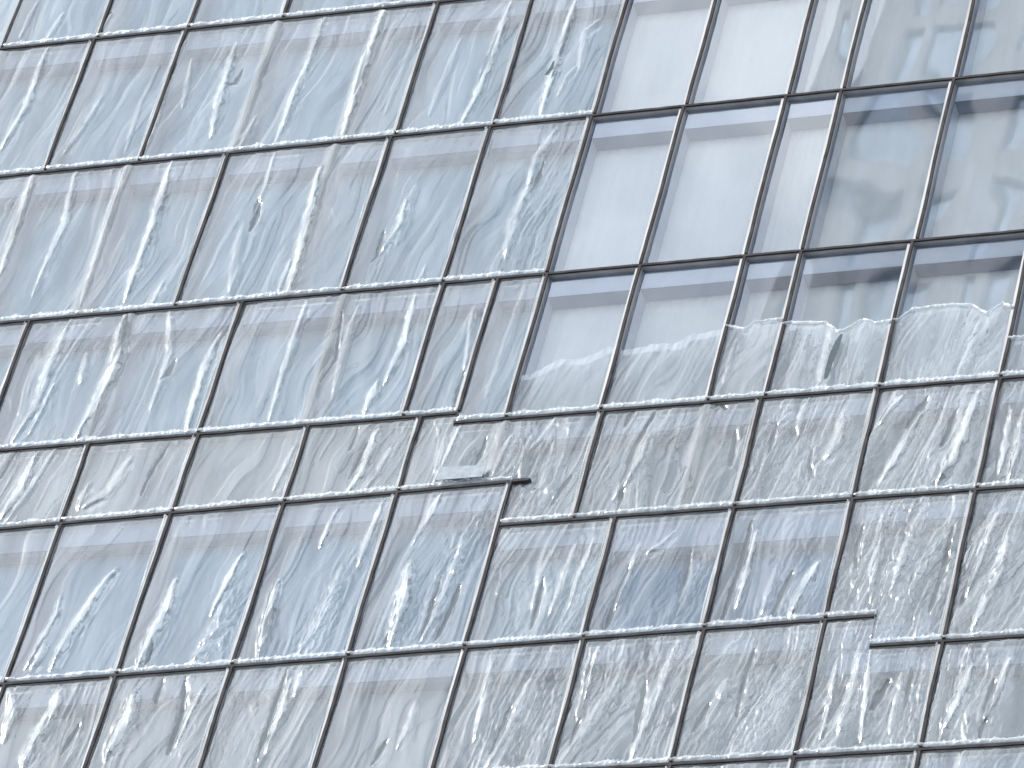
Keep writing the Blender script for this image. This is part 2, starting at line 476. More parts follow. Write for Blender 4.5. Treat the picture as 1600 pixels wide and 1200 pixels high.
 ([3.925, -2.026, 3.959, -2.572, 3.993, -3.109], 0.045, 1.0),
 ([4.282, -2.061, 4.212, -2.518, 4.173, -2.974], 0.045, 1.0),
 ([4.603, -2.247, 4.587, -2.859, 4.545, -3.309], 0.039, -1.0),
 ([4.99, -2.13, 4.917, -2.585, 4.857, -3.111], 0.052, 1.4),
 ([5.131, -2.298, 5.111, -2.907, 4.975, -3.497], 0.058, 1.2),
 ([4.934, -2.51, 4.883, -2.734, 4.823, -3.259], 0.032, -1.2),
 ([-3.603, -3.502, -3.589, -3.777, -3.693, -4.194, -3.712, -4.462], 0.077, 1.5),
 ([-3.6, -3.854, -3.62, -4.007, -3.63, -4.083], 0.026, -1.2),
 ([-4.115, -3.5, -4.013, -3.743, -3.997, -4.133], 0.052, 1.2),
 ([-3.286, -3.956, -3.37, -4.334], 0.032, -1.0),
 ([-2.846, -3.603, -2.825, -3.914, -2.91, -4.407], 0.084, 1.3),
 ([-2.374, -3.486, -2.302, -3.879, -2.303, -4.414], 0.045, -1.0),
 ([-2.161, -3.581, -2.206, -3.886, -2.252, -4.304], 0.032, 1.5),
 ([-2.599, -3.467, -2.599, -3.7, -2.578, -3.779], 0.039, -0.8),
 ([-1.395, -3.411, -1.403, -3.873, -1.416, -4.556], 0.032, -1.2),
 ([-1.324, -3.572, -1.321, -3.956, -1.341, -4.486], 0.039, 1.2),
 ([-1.237, -3.424, -1.234, -3.81], 0.032, 1.0),
 ([-0.211, -4.384, -0.246, -4.494, -0.293, -4.677], 0.039, -1.0),
 ([-0.042, -3.944, -0.041, -4.209, -0.092, -4.505], 0.039, 0.7),
 ([0.583, -3.5, 0.611, -4.034, 0.622, -4.485], 0.039, 1.1),
 ([1.001, -3.763, 0.908, -4.432, 0.81, -4.796], 0.058, 1.0),
 ([0.885, -4.056, 0.848, -4.428, 0.807, -4.648], 0.039, -0.9),
 ([1.557, -3.429, 1.549, -3.959, 1.538, -4.332], 0.039, 1.5),
 ([1.529, -3.579, 1.55, -4.109, 1.534, -4.592], 0.026, -1.5),
 ([2.296, -3.416, 2.238, -4.014, 2.165, -4.529, 2.137, -4.821], 0.058, 1.2),
 ([2.088, -3.852, 2.105, -4.228, 2.121, -4.599], 0.039, -0.9),
 ([2.735, -4.166, 2.682, -4.347, 2.642, -4.529], 0.039, -1.1),
 ([2.832, -3.913, 2.816, -4.136], 0.052, 0.8),
 ([3.027, -3.554, 2.994, -4.001, 3.006, -4.373], 0.039, -1.0),
 ([3.819, -3.771, 3.827, -4.143, 3.828, -4.693], 0.032, 1.6),
 ([4.01, -3.713, 4.001, -4.157, 3.977, -4.668], 0.052, 1.0),
 ([4.091, -3.682, 4.146, -4.169, 4.191, -4.757], 0.032, 1.3),
 ([4.323, -4.036, 4.268, -4.216, 4.213, -4.395], 0.045, -1.2),
 ([4.426, -3.97, 4.431, -4.339, 4.436, -4.704], 0.039, 1.0),
 ([4.5, -3.902, 4.517, -4.346, 4.512, -4.418], 0.032, -0.7),
 ([5.046, -3.948, 4.991, -4.31, 4.908, -4.667], 0.058, 1.5),
 ([5.377, -3.902, 5.321, -4.264, 5.237, -4.621], 0.045, 1.4),
 ([5.269, -4.113, 5.259, -4.405, 5.243, -4.838], 0.039, -1.1),
 ([2.116, 0.347, 2.102, -0.232], 0.032, 0.8),
 ([3.033, 0.366, 3.038, -0.007, 3.035, -0.336], 0.045, 0.7),
 ([4.43, 0.328, 4.387, -0.16, 4.336, -0.398], 0.052, 0.8),
]
CRUMPLES = [
 (-2.165, -2.837, 0.09, 0.5, 1.0),
 (-2.221, -3.108, 0.09, 0.3, 0.8),
 (-1.142, -2.413, 0.077, 0.4, 1.0),
 (-1.249, -2.995, 0.116, 0.3, 1.1),
 (-0.062, -2.116, 0.077, 0.35, 1.1),
 (-0.091, -2.666, 0.116, 0.55, 1.0),
 (-0.554, -3.055, 0.052, 0.2, 0.8),
 (-0.392, -3.225, 0.077, 0.2, 0.8),
 (-4.539, 0.676, 0.052, 0.3, 0.8),
 (2.325, -2.652, 0.077, 0.3, 1.0),
 (3.091, -2.952, 0.116, 0.4, 1.0),
 (0.754, -2.898, 0.097, 0.3, 0.7),
 (4.229, -2.443, 0.258, 0.6, 0.9),
 (4.215, -3.053, 0.323, 0.5, 0.9),
 (4.958, -2.665, 0.258, 0.7, 0.8),
 (4.211, -1.268, 0.323, 0.5, 0.8),
 (3.043, -1.386, 0.161, 0.4, 0.9),
 (2.74, -0.711, 0.161, 0.4, 0.8),
 (3.429, -1.544, 0.161, 0.2, 0.9),
 (1.997, -3.694, 0.258, 0.4, 0.8),
 (1.249, -4.085, 0.258, 0.6, 0.8),
 (3.048, -4.597, 0.258, 0.4, 0.9),
 (0.848, -4.428, 0.194, 0.4, 0.8),
 (3.943, -4.152, 0.194, 0.7, 0.8),
 (5.003, -4.384, 0.258, 0.6, 1.0),
 (4.57, -4.496, 0.161, 0.4, 1.0),
 (-1.368, -4.257, 0.097, 0.5, 0.7),
 (-3.49, -4.017, 0.129, 0.4, 0.7),
 (-1.742, -4.0, 0.129, 0.6, 0.6),
 (3.243, -4.096, 0.194, 0.6, 0.7),
 (0.304, -1.106, 0.194, 0.4, 0.8),
 (0.565, -1.456, 0.258, 0.25, 0.8),
 (-0.168, 2.259, 0.161, 0.8, 0.7),
 (-2.685, 2.043, 0.077, 0.6, 0.6),
 (-4.185, 4.732, 0.097, 0.6, 0.5),
 (-4.944, 0.2, 0.129, 0.5, 0.6),
 (-3.229, 0.015, 0.052, 0.4, 0.7),
 (-0.859, -0.408, 0.194, 0.2, 0.6),
 (4.34, -0.236, 0.258, 0.2, 0.8),
 (3.053, -0.091, 0.194, 0.3, 0.6),
 (2.6, -1.261, 0.129, 0.5, 0.6),
 (1.315, -2.403, 0.161, 0.9, 0.6),
]
RAGGED = {
 'a': [[0.134, 0.111], [0.272, 0.205], [0.443, 0.286], [0.669, 0.261], [0.864, 0.382], [1.019, 0.389]],
 'b': [[1.092, 0.339], [1.243, 0.363], [1.553, 0.37], [1.659, 0.467], [1.965, 0.49], [2.023, 0.509]],
 'c': [[2.02, 0.526], [2.188, 0.456], [2.265, 0.539], [2.477, 0.556]],
 'd': [[2.521, 0.484], [2.642, 0.495], [2.955, 0.459], [3.102, 0.316], [3.215, 0.37], [3.322, 0.457], [3.454, 0.392], [3.631, 0.421]],
 'e': [[3.662, 0.417], [3.765, 0.53], [3.973, 0.547], [4.154, 0.551], [4.339, 0.52], [4.497, 0.394], [4.63, 0.503], [4.708, 0.46]],
 'f': [[4.742, 0.045], [4.891, 0.044]],
}


# ------------------------------------------------------------ storey lines: v as a function of u
ar = lambda u: np.asarray(u, dtype=float)
def L0(u): return 5.63 + 0 * ar(u)
def L1(u): return 3.66 + 0.004 * (ar(u) + 1)
def L2(u): return 1.464 + 0 * ar(u)
def L3(u): u = ar(u); return np.where(u < -0.47, -0.33, -0.455)
def L4(u): u = ar(u); return np.where(u < 0.28, -1.295 + 0.02 * u, -1.835)
def L5(u): u = ar(u); return np.where(u < 4.08, -3.345 + 0.015 * u, -3.64)
def L6(u): return -4.88 + 0 * ar(u)
def LT(u): return 7.75 + 0 * ar(u)
def LB(u): return -6.7 + 0 * ar(u)
LINES = [LT, L0, L1, L2, L3, L4, L5, L6, LB]
# joints (mullions) of every storey; True = dark cap lies on top of the plastic
ROWS = [
 [(-7.85, 1), (-6.84, 1), (-5.77, 1), (-4.75, 1), (-3.72, 1), (-2.58, 0), (-2.0, 1), (-1.0, 1), (0.04, 1), (0.98, 1), (2.03, 1), (2.6, 1), (3.68, 1), (4.75, 1), (5.85, 1)],
 [(-7.85, 1), (-6.84, 0), (-5.80, 1), (-4.77, 1), (-3.75, 0), (-2.62, 0), (-2.03, 1), (-1.0, 1), (0.03, 1), (0.975, 1), (2.0, 1), (2.55, 1), (3.66, 1), (4.75, 1), (5.85, 1)],
 [(-7.85, 1), (-6.9, 1), (-5.9, 0), (-4.86, 0), (-3.80, 1), (-2.64, 0), (-2.07, 1), (-1.03, 1), (0.01, 1), (0.95, 1), (1.98, 1), (2.535, 1), (3.64, 1), (4.75, 1), (5.85, 1)],
 [(-7.5, 1), (-6.4, 1), (-5.34, 1), (-4.25, 0), (-3.09, 1), (-2.02, 0), (-1.02, 1), (-0.475, 1), (0.025, 1), (0.95, 1), (1.98, 1), (2.535, 1), (3.6, 1), (4.74, 1), (5.85, 1)],
 [(-6.4, 1), (-5.3, 1), (-4.21, 1), (-3.085, 1), (-1.96, 1), (-0.84, 1), (0.05, 0), (0.975, 1), (1.994, 0), (2.5, 1), (3.6, 1), (4.737, 1), (5.85, 1)],
 [(-6.4, 1), (-5.3, 1), (-4.2, 1), (-3.097, 1), (-1.963, 1), (-0.847, 1), (0.262, 1), (1.378, 1), (2.496, 1), (3.6, 1), (4.72, 1), (5.85, 1)],
 [(-6.4, 1), (-5.3, 1), (-4.2, 1), (-3.097, 1), (-1.961, 1), (-0.847, 1), (0.285, 1), (1.393, 1), (2.497, 1), (3.61, 1), (4.716, 1), (5.85, 1)],
 [(-6.4, 1), (-5.3, 1), (-4.2, 1), (-3.097, 1), (-1.961, 1), (-0.847, 1), (0.285, 1), (1.393, 1), (2.497, 1), (3.61, 1), (4.716, 1), (5.85, 1)],
]

# ------------------------------------------------------------ ground and the tower across the street
g = MB(); g.quad((-3000, -3000, 0), (3000, -3000, 0), (3000, 3000, 0), (-3000, 3000, 0))
go = g.build('ground', M['ground']); go['kind'] = 'structure'

def tower():
    t = bpy.data.objects.new('high_rise', None); C.objects.link(t)
    t.location = (TX0, -60, 0)
    tag(t, 'pale high rise across the street, seen only mirrored in the bare panes at right', 'building')
    wdt, top = 17.0, 142.0
    b = MB(); b.box(0, wdt, -14, -0.4, 0.01, top); b.build('wall', M['darkglass'], t)
    x = 0.0; k = 0
    while x < wdt - 0.6:
        w = (1.0, 0.5, 1.5, 0.6)[k % 4]
        p = MB(); p.box(x, x + w, -0.398, 0.0, 0.01, top + 0.3); p.build('pier', M['stone'], t)
        x += w + (0.9, 1.4, 0.7)[k % 3]; k += 1
    z = 4.0
    p = MB()
    while z < top:
        p.box(-0.02, wdt, -0.397, -0.15, z, z + 0.9); z += 3.6
    p.build('floor_bands', M['stone'], t)
TX0 = -25.9
tower()

# ------------------------------------------------------------ the glass building
bld = bpy.data.objects.new('glass_building', None); C.objects.link(bld)
bld.location = (0, 0, 0)
tag(bld, 'tall glass fronted building with dark mullions, its panes wrapped in plastic', 'building')
core = MB()
core.box(-8.2 * S, 6.2 * S, 1.2, 14, 0.02, ZC + 7.9 * S)
core.build('wall', M['wall'], bld)
low = MB(); low.box(-8.2 * S, 6.2 * S, 0.1, 1.19, 0.02, ZC - 6.75 * S)
low.build('lower_wall', M['spandrel'], bld)

CW = 0.055  # mullion width in bay units
rng = random.Random(5)
for r, joints in enumerate(ROWS):
    top, bot = LINES[r], LINES[r + 1]
    for (u, dark) in joints:
        vt = float(max(top(u - 1e-3), top(u + 1e-3))) - 0.02
        vb = float(min(bot(u - 1e-3), bot(u + 1e-3))) + 0.02
        m = MB()
        m.prism([(u - CW / 2, vb), (u + CW / 2, vb), (u + CW / 2, vt), (u - CW / 2, vt)], 0.003, 0.46)
        mo = m.build('mullion', M['alu'], bld)
        if dark:
            c = MB()
            w = 0.028
            # the cap is a slightly wavy strip
            n = 14; L = []; R_ = []
            for k in range(n + 1):
                t = k / n; v = vb + (vt - vb) * t
                du = 0.004 * math.sin(7 * t + u * 3 + r) + rng.uniform(-0.0015, 0.0015)
                L.append((u - w / 2 + du + 0.017, v)); R_.append((u + w / 2 + du + 0.017, v))
            c.prism(L[:1] + R_ + L[:0:-1], -0.028, 0.002)
            c.build('cap', M['cap'], mo)
# horizontal transoms, one per run
def transom(line, u0, u1, capped=True):
    m = MB(); n = max(2, int((u1 - u0) / 0.5))
    us = np.linspace(u0, u1, n + 1)
    lo = [(float(a), float(line(a)) - 0.024) for a in us]; hi = [(float(a), float(line(a)) + 0.024) for a in us]
    m.prism(lo + hi[::-1], 0.004, 0.46)
    o = m.build('transom', M['alu'], bld)
    if capped:
        c = MB(); n = max(4, int((u1 - u0) / 0.12)); us = np.linspace(u0, u1, n + 1)
        j = [rng.uniform(-0.0025, 0.0025) for _ in us]
        lo = [(float(a), float(line(a)) - 0.020 + k) for a, k in zip(us, j)]
        hi = [(float(a), float(line(a)) + 0.006 + k) for a, k in zip(us, j)]
        c.prism(lo + hi[::-1], -0.024, 0.002)
        c.build('cap', M['cap'], o)
e = 1e-3
transom(LT, -8.0, 6.0)
transom(L0, -8.0, 6.0); transom(L1, -8.0, 6.0); transom(L2, -8.0, 6.0)
transom(L3, -7.6, -0.47 - e); transom(L3, -0.47 + e, 6.0)
transom(lambda u: -1.295 + 0.02 * ar(u), -6.5, 0.30); transom(L4, 0.28 + e, 6.0)
transom(L5, -6.5, 4.08 - e); transom(L5, 4.08 + e, 6.0)
transom(L6, -6.5, 6.0); transom(LB, -6.5, 6.0)

# windows: reveal fins > pane, ceiling, shade-coloured underside, blind
for r, joints in enumerate(ROWS):
    top, bot = LINES[r], LINES[r + 1]
    for i in range(len(joints) - 1):
        u0 = joints[i][0] + CW / 2; u1 = joints[i + 1][0] - CW / 2
        um = (u0 + u1) / 2
        spandrel = (r == 4 and um < 0.03)
        ts = [float(top(a)) for a in np.linspace(u0, u1, 24)]
        bs = [float(bot(a)) for a in np.linspace(u0, u1, 24)]
        vt, vb = min(ts) - 0.03, max(bs) + 0.03
        VT, VB = max(ts) - 0.03, min(bs) + 0.03
        depth = 0.20 if spandrel else 0.46
        fin = 0.0
        w = MB()
        fd = 0.10 if spandrel else 0.330
        w.prism([(u0 + 0.001, VB), (u0 + 0.018, VB), (u0 + 0.018, VT), (u0 + 0.001, VT)], 0.07, fd)
        w.prism([(u1 - 0.018, VB), (u1 - 0.001, VB), (u1 - 0.001, VT), (u1 - 0.018, VT)], 0.07, fd)
        w.prism([(u0 + 0.019, VB), (u1 - 0.019, VB), (u1 - 0.019, VB + 0.02), (u0 + 0.019, VB + 0.02)], 0.07, fd)
        win = w.build('window', M['reveal'], bld)
        # pane: slightly pillowed insulating glass
        nu, nv = 15, 19
        U = np.linspace(u0 + 0.0015, u1 - 0.0015, nu)[None, :].repeat(nv, 0)
        T = np.linspace(0, 1, nv)[:, None].repeat(nu, 1)
        TT = top(U) - 0.025; BB = bot(U) + 0.025
        V = BB + (TT - BB) * T
        sx = (U - u0) / (u1 - u0)
        pil = rng.uniform(-0.0035, 0.0035)
        tilt = rng.uniform(-0.004, 0.004); tilt2 = rng.uniform(-0.003, 0.003)
        Y = 0.054 + pil * (np.sin(sx * math.pi) * np.sin(T * math.pi)) + tilt * (sx - .5) + tilt2 * (T - .5) \
            + 0.0009 * noise(U * 2.3, V * 1.7, r)
        grid_mesh('pane', U * S, Y, ZC + V * S, None, M['glass'], win)
        if spandrel:
            p = MB(); p.prism([(u0 + .02, VB), (u1 - .02, VB), (u1 - .02, VT), (u0 + .02, VT)], 0.14, 0.18)
            p.build('spandrel_panel', M['spandrel'], win)
        else:
            hh = 0.34 if (r == 5 and 1.0 < um < 3.6) else 0.215
            p = MB(); p.prism([(u0 + .019, vt - hh), (u1 - .019, vt - hh), (u1 - .019, max(vt, VT)), (u0 + .019, max(vt, VT))], 0.10, 0.325)
            p.build('header_panel', M['soffit'], win)
            p = MB(); p.prism([(u0 + .019, vt - hh - .010), (u1 - .019, vt - hh - .010), (u1 - .019, vt - hh - 0.001), (u0 + .019, vt - hh - 0.001)], 0.104, 0.323)
            p.build('header_underside', M['underside_shade'], win)
            zs = vt - hh - .2
            bm = 'blind_pale' if (um > 0.0 and r <= 3) else 'blind_blue'
            if r == 5 and 1.0 < um < 3.6: bm = 'blind_deep'
            if r in (5,) and um < 0.3: bm = 'blind_mid'
            if r >= 6 or (r == 5 and um > 3.6) or (r == 4): bm = 'blind_grey'
            n = 40; P = MB()
            for k in range(n):
                a = u0 - .02 + (u1 - u0 + .04) * k / n; b = u0 - .02 + (u1 - u0 + .04) * (k + 1) / n
                ya = 0.340 + 0.006 * math.sin(k * 1.3); yb = 0.340 + 0.006 * math.sin((k + 1) * 1.3)
                P.quad(W(a, ya, VB), W(b, yb, VB), W(b, yb, zs + .3), W(a, ya, zs + .3))
            P.build('blind', M[bm], win)
# stub of the lower transom line that sticks out past the joint
b = MB(); b.prism([(0.302, -1.322), (0.45, -1.318), (0.475, -1.305), (0.47, -1.29), (0.302, -1.286)], -0.05, 0.02)
b.build('bracket', M['cap'], bld)

# ------------------------------------------------------------ plastic sheets
CR = [(np.array(c[0]).reshape(-1, 2), c[1], c[2]) for c in CREASES]

def crease_height(U, V):
    """sum of hand-placed folds; each is a lens-shaped ridge tapering to both ends"""
    h = np.zeros_like(U); fold = np.zeros_like(U); fold_shade = np.zeros_like(U)
    for pts, w, a in CR:
        lo = pts.min(0) - w * 3; hi = pts.max(0) + w * 3
        if hi[0] < U.min() or lo[0] > U.max() or hi[1] < V.min() or lo[1] > V.max():
            continue
        sel = (U > lo[0]) & (U < hi[0]) & (V > lo[1]) & (V < hi[1])
        if not sel.any():
            continue
        u = U[sel]; v = V[sel]
        seg = np.linalg.norm(np.diff(pts, axis=0), axis=1); cum = np.r_[0, np.cumsum(seg)]; tot = cum[-1]
        best = np.full(u.shape, 1e9); par = np.zeros(u.shape); sd = np.zeros(u.shape)
        for k in range(len(seg)):
            d = pts[k + 1] - pts[k]; l2 = (d ** 2).sum()
            t = np.clip(((u - pts[k, 0]) * d[0] + (v - pts[k, 1]) * d[1]) / l2, 0, 1)
            du = u - (pts[k, 0] + t * d[0]); dv = v - (pts[k, 1] + t * d[1])
            dd = np.hypot(du, dv); s = np.sign(du * -d[1] + dv * d[0] + 1e-12)
            bt = dd < best
            best = np.where(bt, dd, best); par = np.where(bt, (cum[k] + t * seg[k]) / tot, par); sd = np.where(bt, s, sd)
        wob = 1 + 0.35 * noise(par * tot * 9 + pts[0, 0] * 5, par * 0 + pts[0, 1], 3)
        ww = w * (0.35 + 0.65 * np.sin(np.clip(par, 0.02, 0.98) * math.pi) ** 0.7) * wob
        q = best / ww * 1.0
        # steep-sided, nearly flat-topped fold leaning to one side
        prof = 1 / (1 + (q * 1.25) ** 4)
        lean = 1 + 0.45 * sd * np.clip(q, 0, 1)
        inner = 0.10 * noise(u * 30, v * 9, 8) * np.exp(-q * q)
        fade = np.clip(np.minimum(par, 1 - par) * 12, 0, 1) * 0.7 + 0.3
        endc = np.exp(-np.clip(best - ww, 0, None) / (w * .5))
        off = 0.55 * ww * (1 + 0.5 * noise(par * tot * 6, par * 0 + pts[0, 1] * 3, 6)) + 0.006
        kink = np.exp(-((best - off) / 0.0085) ** 2) * (sd > 0) * np.clip(0.4 + 1.6 * noise(par * tot * 4, par * 0 + pts[0, 0], 9), 0, 1)
        h[sel] += abs(a) * 0.0095 * kink * np.where((par > 0.02) & (par < 0.98), 1, 0)
        nn = noise(u * 22 - v * 3, v * 4.5, 61) * 0.55 + noise(u * 48, v * 11, 62) * 0.3
        core = (1 - best / (ww * 0.85)) + nn
        isl = np.clip(core / 0.22, 0, 1) * (best < 2 * ww) * (par > 0.01) * (par < 0.99)
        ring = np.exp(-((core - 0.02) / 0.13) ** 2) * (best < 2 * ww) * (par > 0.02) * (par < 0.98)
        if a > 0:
            fold[sel] = np.maximum(fold[sel], isl * min(1, max(0, a - 0.45)) * np.clip(0.75 + 0.9 * noise(u * 3, v * 2.2, 63), 0.1, 1))  # white highlight islands painted along the ridge
            fold_shade[sel] = np.maximum(fold_shade[sel], ring * 0.55 * min(1, max(0, a - 0.5)) * (sd > 0))
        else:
            fold_shade[sel] = np.maximum(fold_shade[sel], isl * 0.6 * min(1, -a) + ring * 0.3)
        h[sel] += a * w * S * AMP_CREASE * (prof * lean + inner) * fade * np.where(best < 3 * w, 1, 0) * endc ** 0.3
    return h, fold, fold_shade

def crumple(U, V):
    h = np.zeros_like(U)
    for cu, cv, ru, rv, a in CRUMPLES:
        d = ((U - cu + 0.15 * (cv - V)) / (ru * 1.6)) ** 2 + ((V - cv) / (rv * 1.6)) ** 2
        sel = d < 6
        if not sel.any():
            continue
        u = U[sel]; v = V[sel]; k = np.exp(-d[sel])
        n1 = np.abs(noise(u * 13 - v * 2, v * 5 + 0.6 * noise(u * 6, v * 4, 5), 11))
        n2 = np.abs(noise(u * 27 - v * 3, v * 11, 12))
        h[sel] += a * k * (0.012 * n1 + 0.005 * n2)
    return h

AMP_CREASE = 0.34
PITCH_U, PITCH_V = 0.0085, 0.014

def film(name, row, u0, u1, label, busy=1.0, mat='film', top_edge=None, group='plastic sheets hung over the glass', seed=0, lean=0.16, bottom_hem=True):
    top, bot = LINES[row], LINES[row + 1]
    nu = max(12, int((u1 - u0) / PITCH_U))
    us = np.linspace(u0 + 0.006, u1 - 0.006, nu)
    T_ = top(us) - 0.022
    B_ = bot(us) + 0.012
    if top_edge:
        e_ = np.array(top_edge)
        T_ = np.interp(us, e_[:, 0], e_[:, 1]) + 0.02 * noise(us * 9, us * 0 + 3.3, 2) + 0.01 * noise(us * 31, us * 0 + 1.3, 4)
    nv = max(12, int(np.max(T_ - B_) / PITCH_V))
    t = np.linspace(0, 1, nv)[:, None]
    U = us[None, :].repeat(nv, 0)
    V = B_[None, :] + (T_ - B_)[None, :] * t
    dT = T_[None, :] - V; dB = V - B_[None, :]
    if mat == 'film':
        busy = busy * 0.58
    elif mat == 'film_grey':
        busy = busy * 0.85
    warp = 0.22 * noise(U * 1.3, V * 0.7, 21) + 0.07 * noise(U * 3.5, V * 1.6, 22)
    uu = U - lean * V + warp
    h = 0.016 * noise(uu * 1.7, V * 0.45, 31)
    h += busy * 0.010 * noise(uu * 3.6, V * 0.38, 32)
    s2 = noise(uu * 7.0, V * 0.42, 33)
    h += busy * 0.0050 * (1 - np.minimum(1, np.abs(s2) * 2.6)) ** 2
    s3 = noise(uu * 16.0, V * 0.7, 34)
    gate = np.clip(0.5 + 1.4 * noise(uu * 2.2, V * 0.9, 35), 0.15, 1.2)
    h += busy * gate * 0.0011 * s3
    pl = noise(uu * 4.6 + 3, V * 0.9 + 0.25 * noise(U * 6, V * 4, 46), 47)
    e1 = np.clip((pl - 0.16) / 0.10, 0, 1); e1 = e1 * e1 * (3 - 2 * e1)
    pl2 = noise(uu * 9.5 + 8, V * 2.0 + 0.4 * noise(U * 9, V * 6, 48), 49)
    e2 = np.clip((pl2 - 0.22) / 0.12, 0, 1); e2 = e2 * e2 * (3 - 2 * e2)
    h += 0.0055 * busy * e1 + 0.0045 * max(0, busy - 0.55) * e2
    if busy > 1.05:
        s4 = np.abs(noise(uu * 11 + 0.3 * V, V * 1.2 + 0.3 * noise(U * 8, V * 5, 37), 36))
        h += (busy - 1.0) * gate * 0.006 * s4
        h += (busy - 1.0) * gate * 0.0016 * noise(uu * 30, V * 2.5, 38)
    # pleats where the sheet is gathered under the transom and pinned above the next one
    ug = U - 0.5 * lean * V + 0.35 * dT * noise(U * 3, V * 0 + row, 41)
    h += 0.0075 * noise(ug * 15, V * 0.5, 42) * np.exp(-dT / 0.22) * (0.5 + 0.5 * busy)
    h += 0.0030 * noise(ug * 34, V * 0.7, 43) * np.exp(-dT / 0.10)
    h += 0.004 * noise(U * 18, V * 3, 44) * np.exp(-dB / 0.07)
    ch, fold, fold_shade = crease_height(U, V)
    h += ch + crumple(U, V)
    wr = np.clip(0.35 + 1.8 * noise(U * 1.9, V * 1.3, 64), 0, 1)
    fold_shade = np.maximum(fold_shade, 4 * e2 * (1 - e2) * wr * 1.0 * max(0, busy - 0.5))
    fold_shade = np.maximum(fold_shade, 4 * e1 * (1 - e1) * wr * 0.45 * max(0, busy - 0.4))
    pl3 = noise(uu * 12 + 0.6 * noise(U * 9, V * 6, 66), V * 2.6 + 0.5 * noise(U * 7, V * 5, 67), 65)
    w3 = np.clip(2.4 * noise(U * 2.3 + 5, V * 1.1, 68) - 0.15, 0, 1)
    fold_shade = np.maximum(fold_shade, np.exp(-(pl3 / 0.045) ** 2) * w3 * 0.5 * min(1, max(0, busy - 0.75) * 1.6))
    h += 0.0022 * np.clip(pl3 / 0.06, -1, 1) * w3 * min(1, max(0, busy - 0.7) * 1.6)
    # long soft drapes: broad loose laps, with highlight and shade bands put into the colour
    d1 = noise(uu * 3.1 + 11, V * 0.22, 81); d2 = noise(uu * 6.5 + 4, V * 0.35 + 0.2 * noise(U * 3, V * 2, 82), 83)
    lap1 = np.clip((d1 - 0.02) / 0.16, 0, 1); lap2 = np.clip((d2 - 0.10) / 0.12, 0, 1)
    amt = 0.50 + 0.35 * min(1.3, busy)
    fold = np.maximum(fold, (0.16 * lap1 + 0.20 * lap2) * amt)
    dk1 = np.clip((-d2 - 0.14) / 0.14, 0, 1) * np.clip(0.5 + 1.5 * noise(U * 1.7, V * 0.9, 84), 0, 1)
    fold_shade = np.maximum(fold_shade, 0.20 * dk1 * amt)
    h += 0.004 * lap1 + 0.003 * lap2
    fold = np.maximum(fold, e2 * wr * 0.45 * max(0, busy - 0.7))
    # held at its edges
    ed = np.minimum(U - u0, u1 - U)
    env = np.clip(ed / 0.05, 0, 1) * np.clip(dB / 0.03, 0.25, 1)
    if not top_edge:
        env = env * np.clip(dT / 0.03, 0.25, 1)
    env = env * env * (3 - 2 * env)
    Y = 0.014 - h * env - 0.008 * env
    # passes over the mullions it covers
    for (mu, dark) in ROWS[row]:
        if u0 + 0.05 < mu < u1 - 0.05:
            k = np.exp(-((U - mu) / 0.05) ** 2)
            Y = Y * (1 - k) + (-0.010 - 0.6 * h * env - 0.003 * np.abs(noise(U * 25, V * 2, 45))) * k
            Y = np.where(np.abs(U - mu) < CW / 2 + .012, np.minimum(Y, -0.003), Y)
    Y = np.where(Y > 0.020, 0.020 + 0.018 * np.tanh((Y - 0.020) / 0.018), Y)
    Y = np.maximum(Y, -0.075)
    o = grid_mesh(name, U * S, Y, ZC + V * S, None, M[mat], None, {'fold': fold, 'fold_shade': np.clip(fold_shade, 0, 1)})
    tag(o, label, 'plastic sheet', group)
    # crumpled bead of plastic along its lower edge
    def bead(fn, w0, w1, nm, jag):
        n = max(20, int((u1 - u0) / 0.008))
        a = np.linspace(u0 + 0.008, u1 - 0.008, n)
        base = fn(a)
        k = 9
        tt = np.linspace(0, 1, k)[:, None]
        hi = w1 * (0.75 + 0.5 * noise(a * 7, a * 0 + row, 51) + jag * np.abs(noise(a * 23, a * 0 + row, 52)))
        Vh = (base - w0)[None, :] + (w0 + hi)[None, :] * tt
        Uh = a[None, :].repeat(k, 0)
        Yh = -0.014 - 0.030 * np.sin(tt * math.pi) * (0.5 + 0.8 * np.abs(noise(Uh * 9, Vh * 7, 53))) \
             - 0.005 * noise(Uh * 30, Vh * 20, 54)
        grid_mesh(nm, Uh * S, np.minimum(Yh, -0.006), ZC + Vh * S, None, M['hem'], o)
    if bottom_hem:
        bead(lambda a: bot(a) + 0.030, 0.010, 0.050, 'bottom_hem', 0.9)
    if top_edge and mat == 'film_milk':
        e_ = np.array(top_edge)
        bead(lambda a: np.interp(a, e_[:, 0], e_[:, 1]), 0.02, 0.022, 'top_hem', 1.4)
    # loose side edge of the sheet, bunched against the cap here and there
    if not top_edge:
        vt_, vb_ = float(top(u1 - 0.02)) - 0.03, float(bot(u1 - 0.02)) + 0.05
        n = int((vt_ - vb_) / 0.012); k = 9
        vv = np.linspace(vb_, vt_, n)[:, None].repeat(k, 1)
        ss = np.linspace(0, 1, k)[None, :].repeat(n, 0)
        wd = 0.020 + 0.020 * np.clip(0.5 + 1.4 * noise(vv * 1.6, vv * 0 + u1 * 7, 71), 0, 1)
        cen = u1 - 0.020 + 0.014 * noise(vv * 1.3, vv * 0 + u1 * 5, 72)
        Us = cen + (ss - 0.5) * wd
        Ys = -0.012 - 0.022 * np.sin(ss * math.pi) * (0.4 + 1.0 * np.clip(0.5 + noise(vv * 2.1, ss * 0 + u1, 73), 0, 1)) - 0.004 * noise(Us * 60, vv * 5, 74)
        grid_mesh('side_hem', Us * S, Ys, ZC + vv * S, None, M['side'], o)
    return o

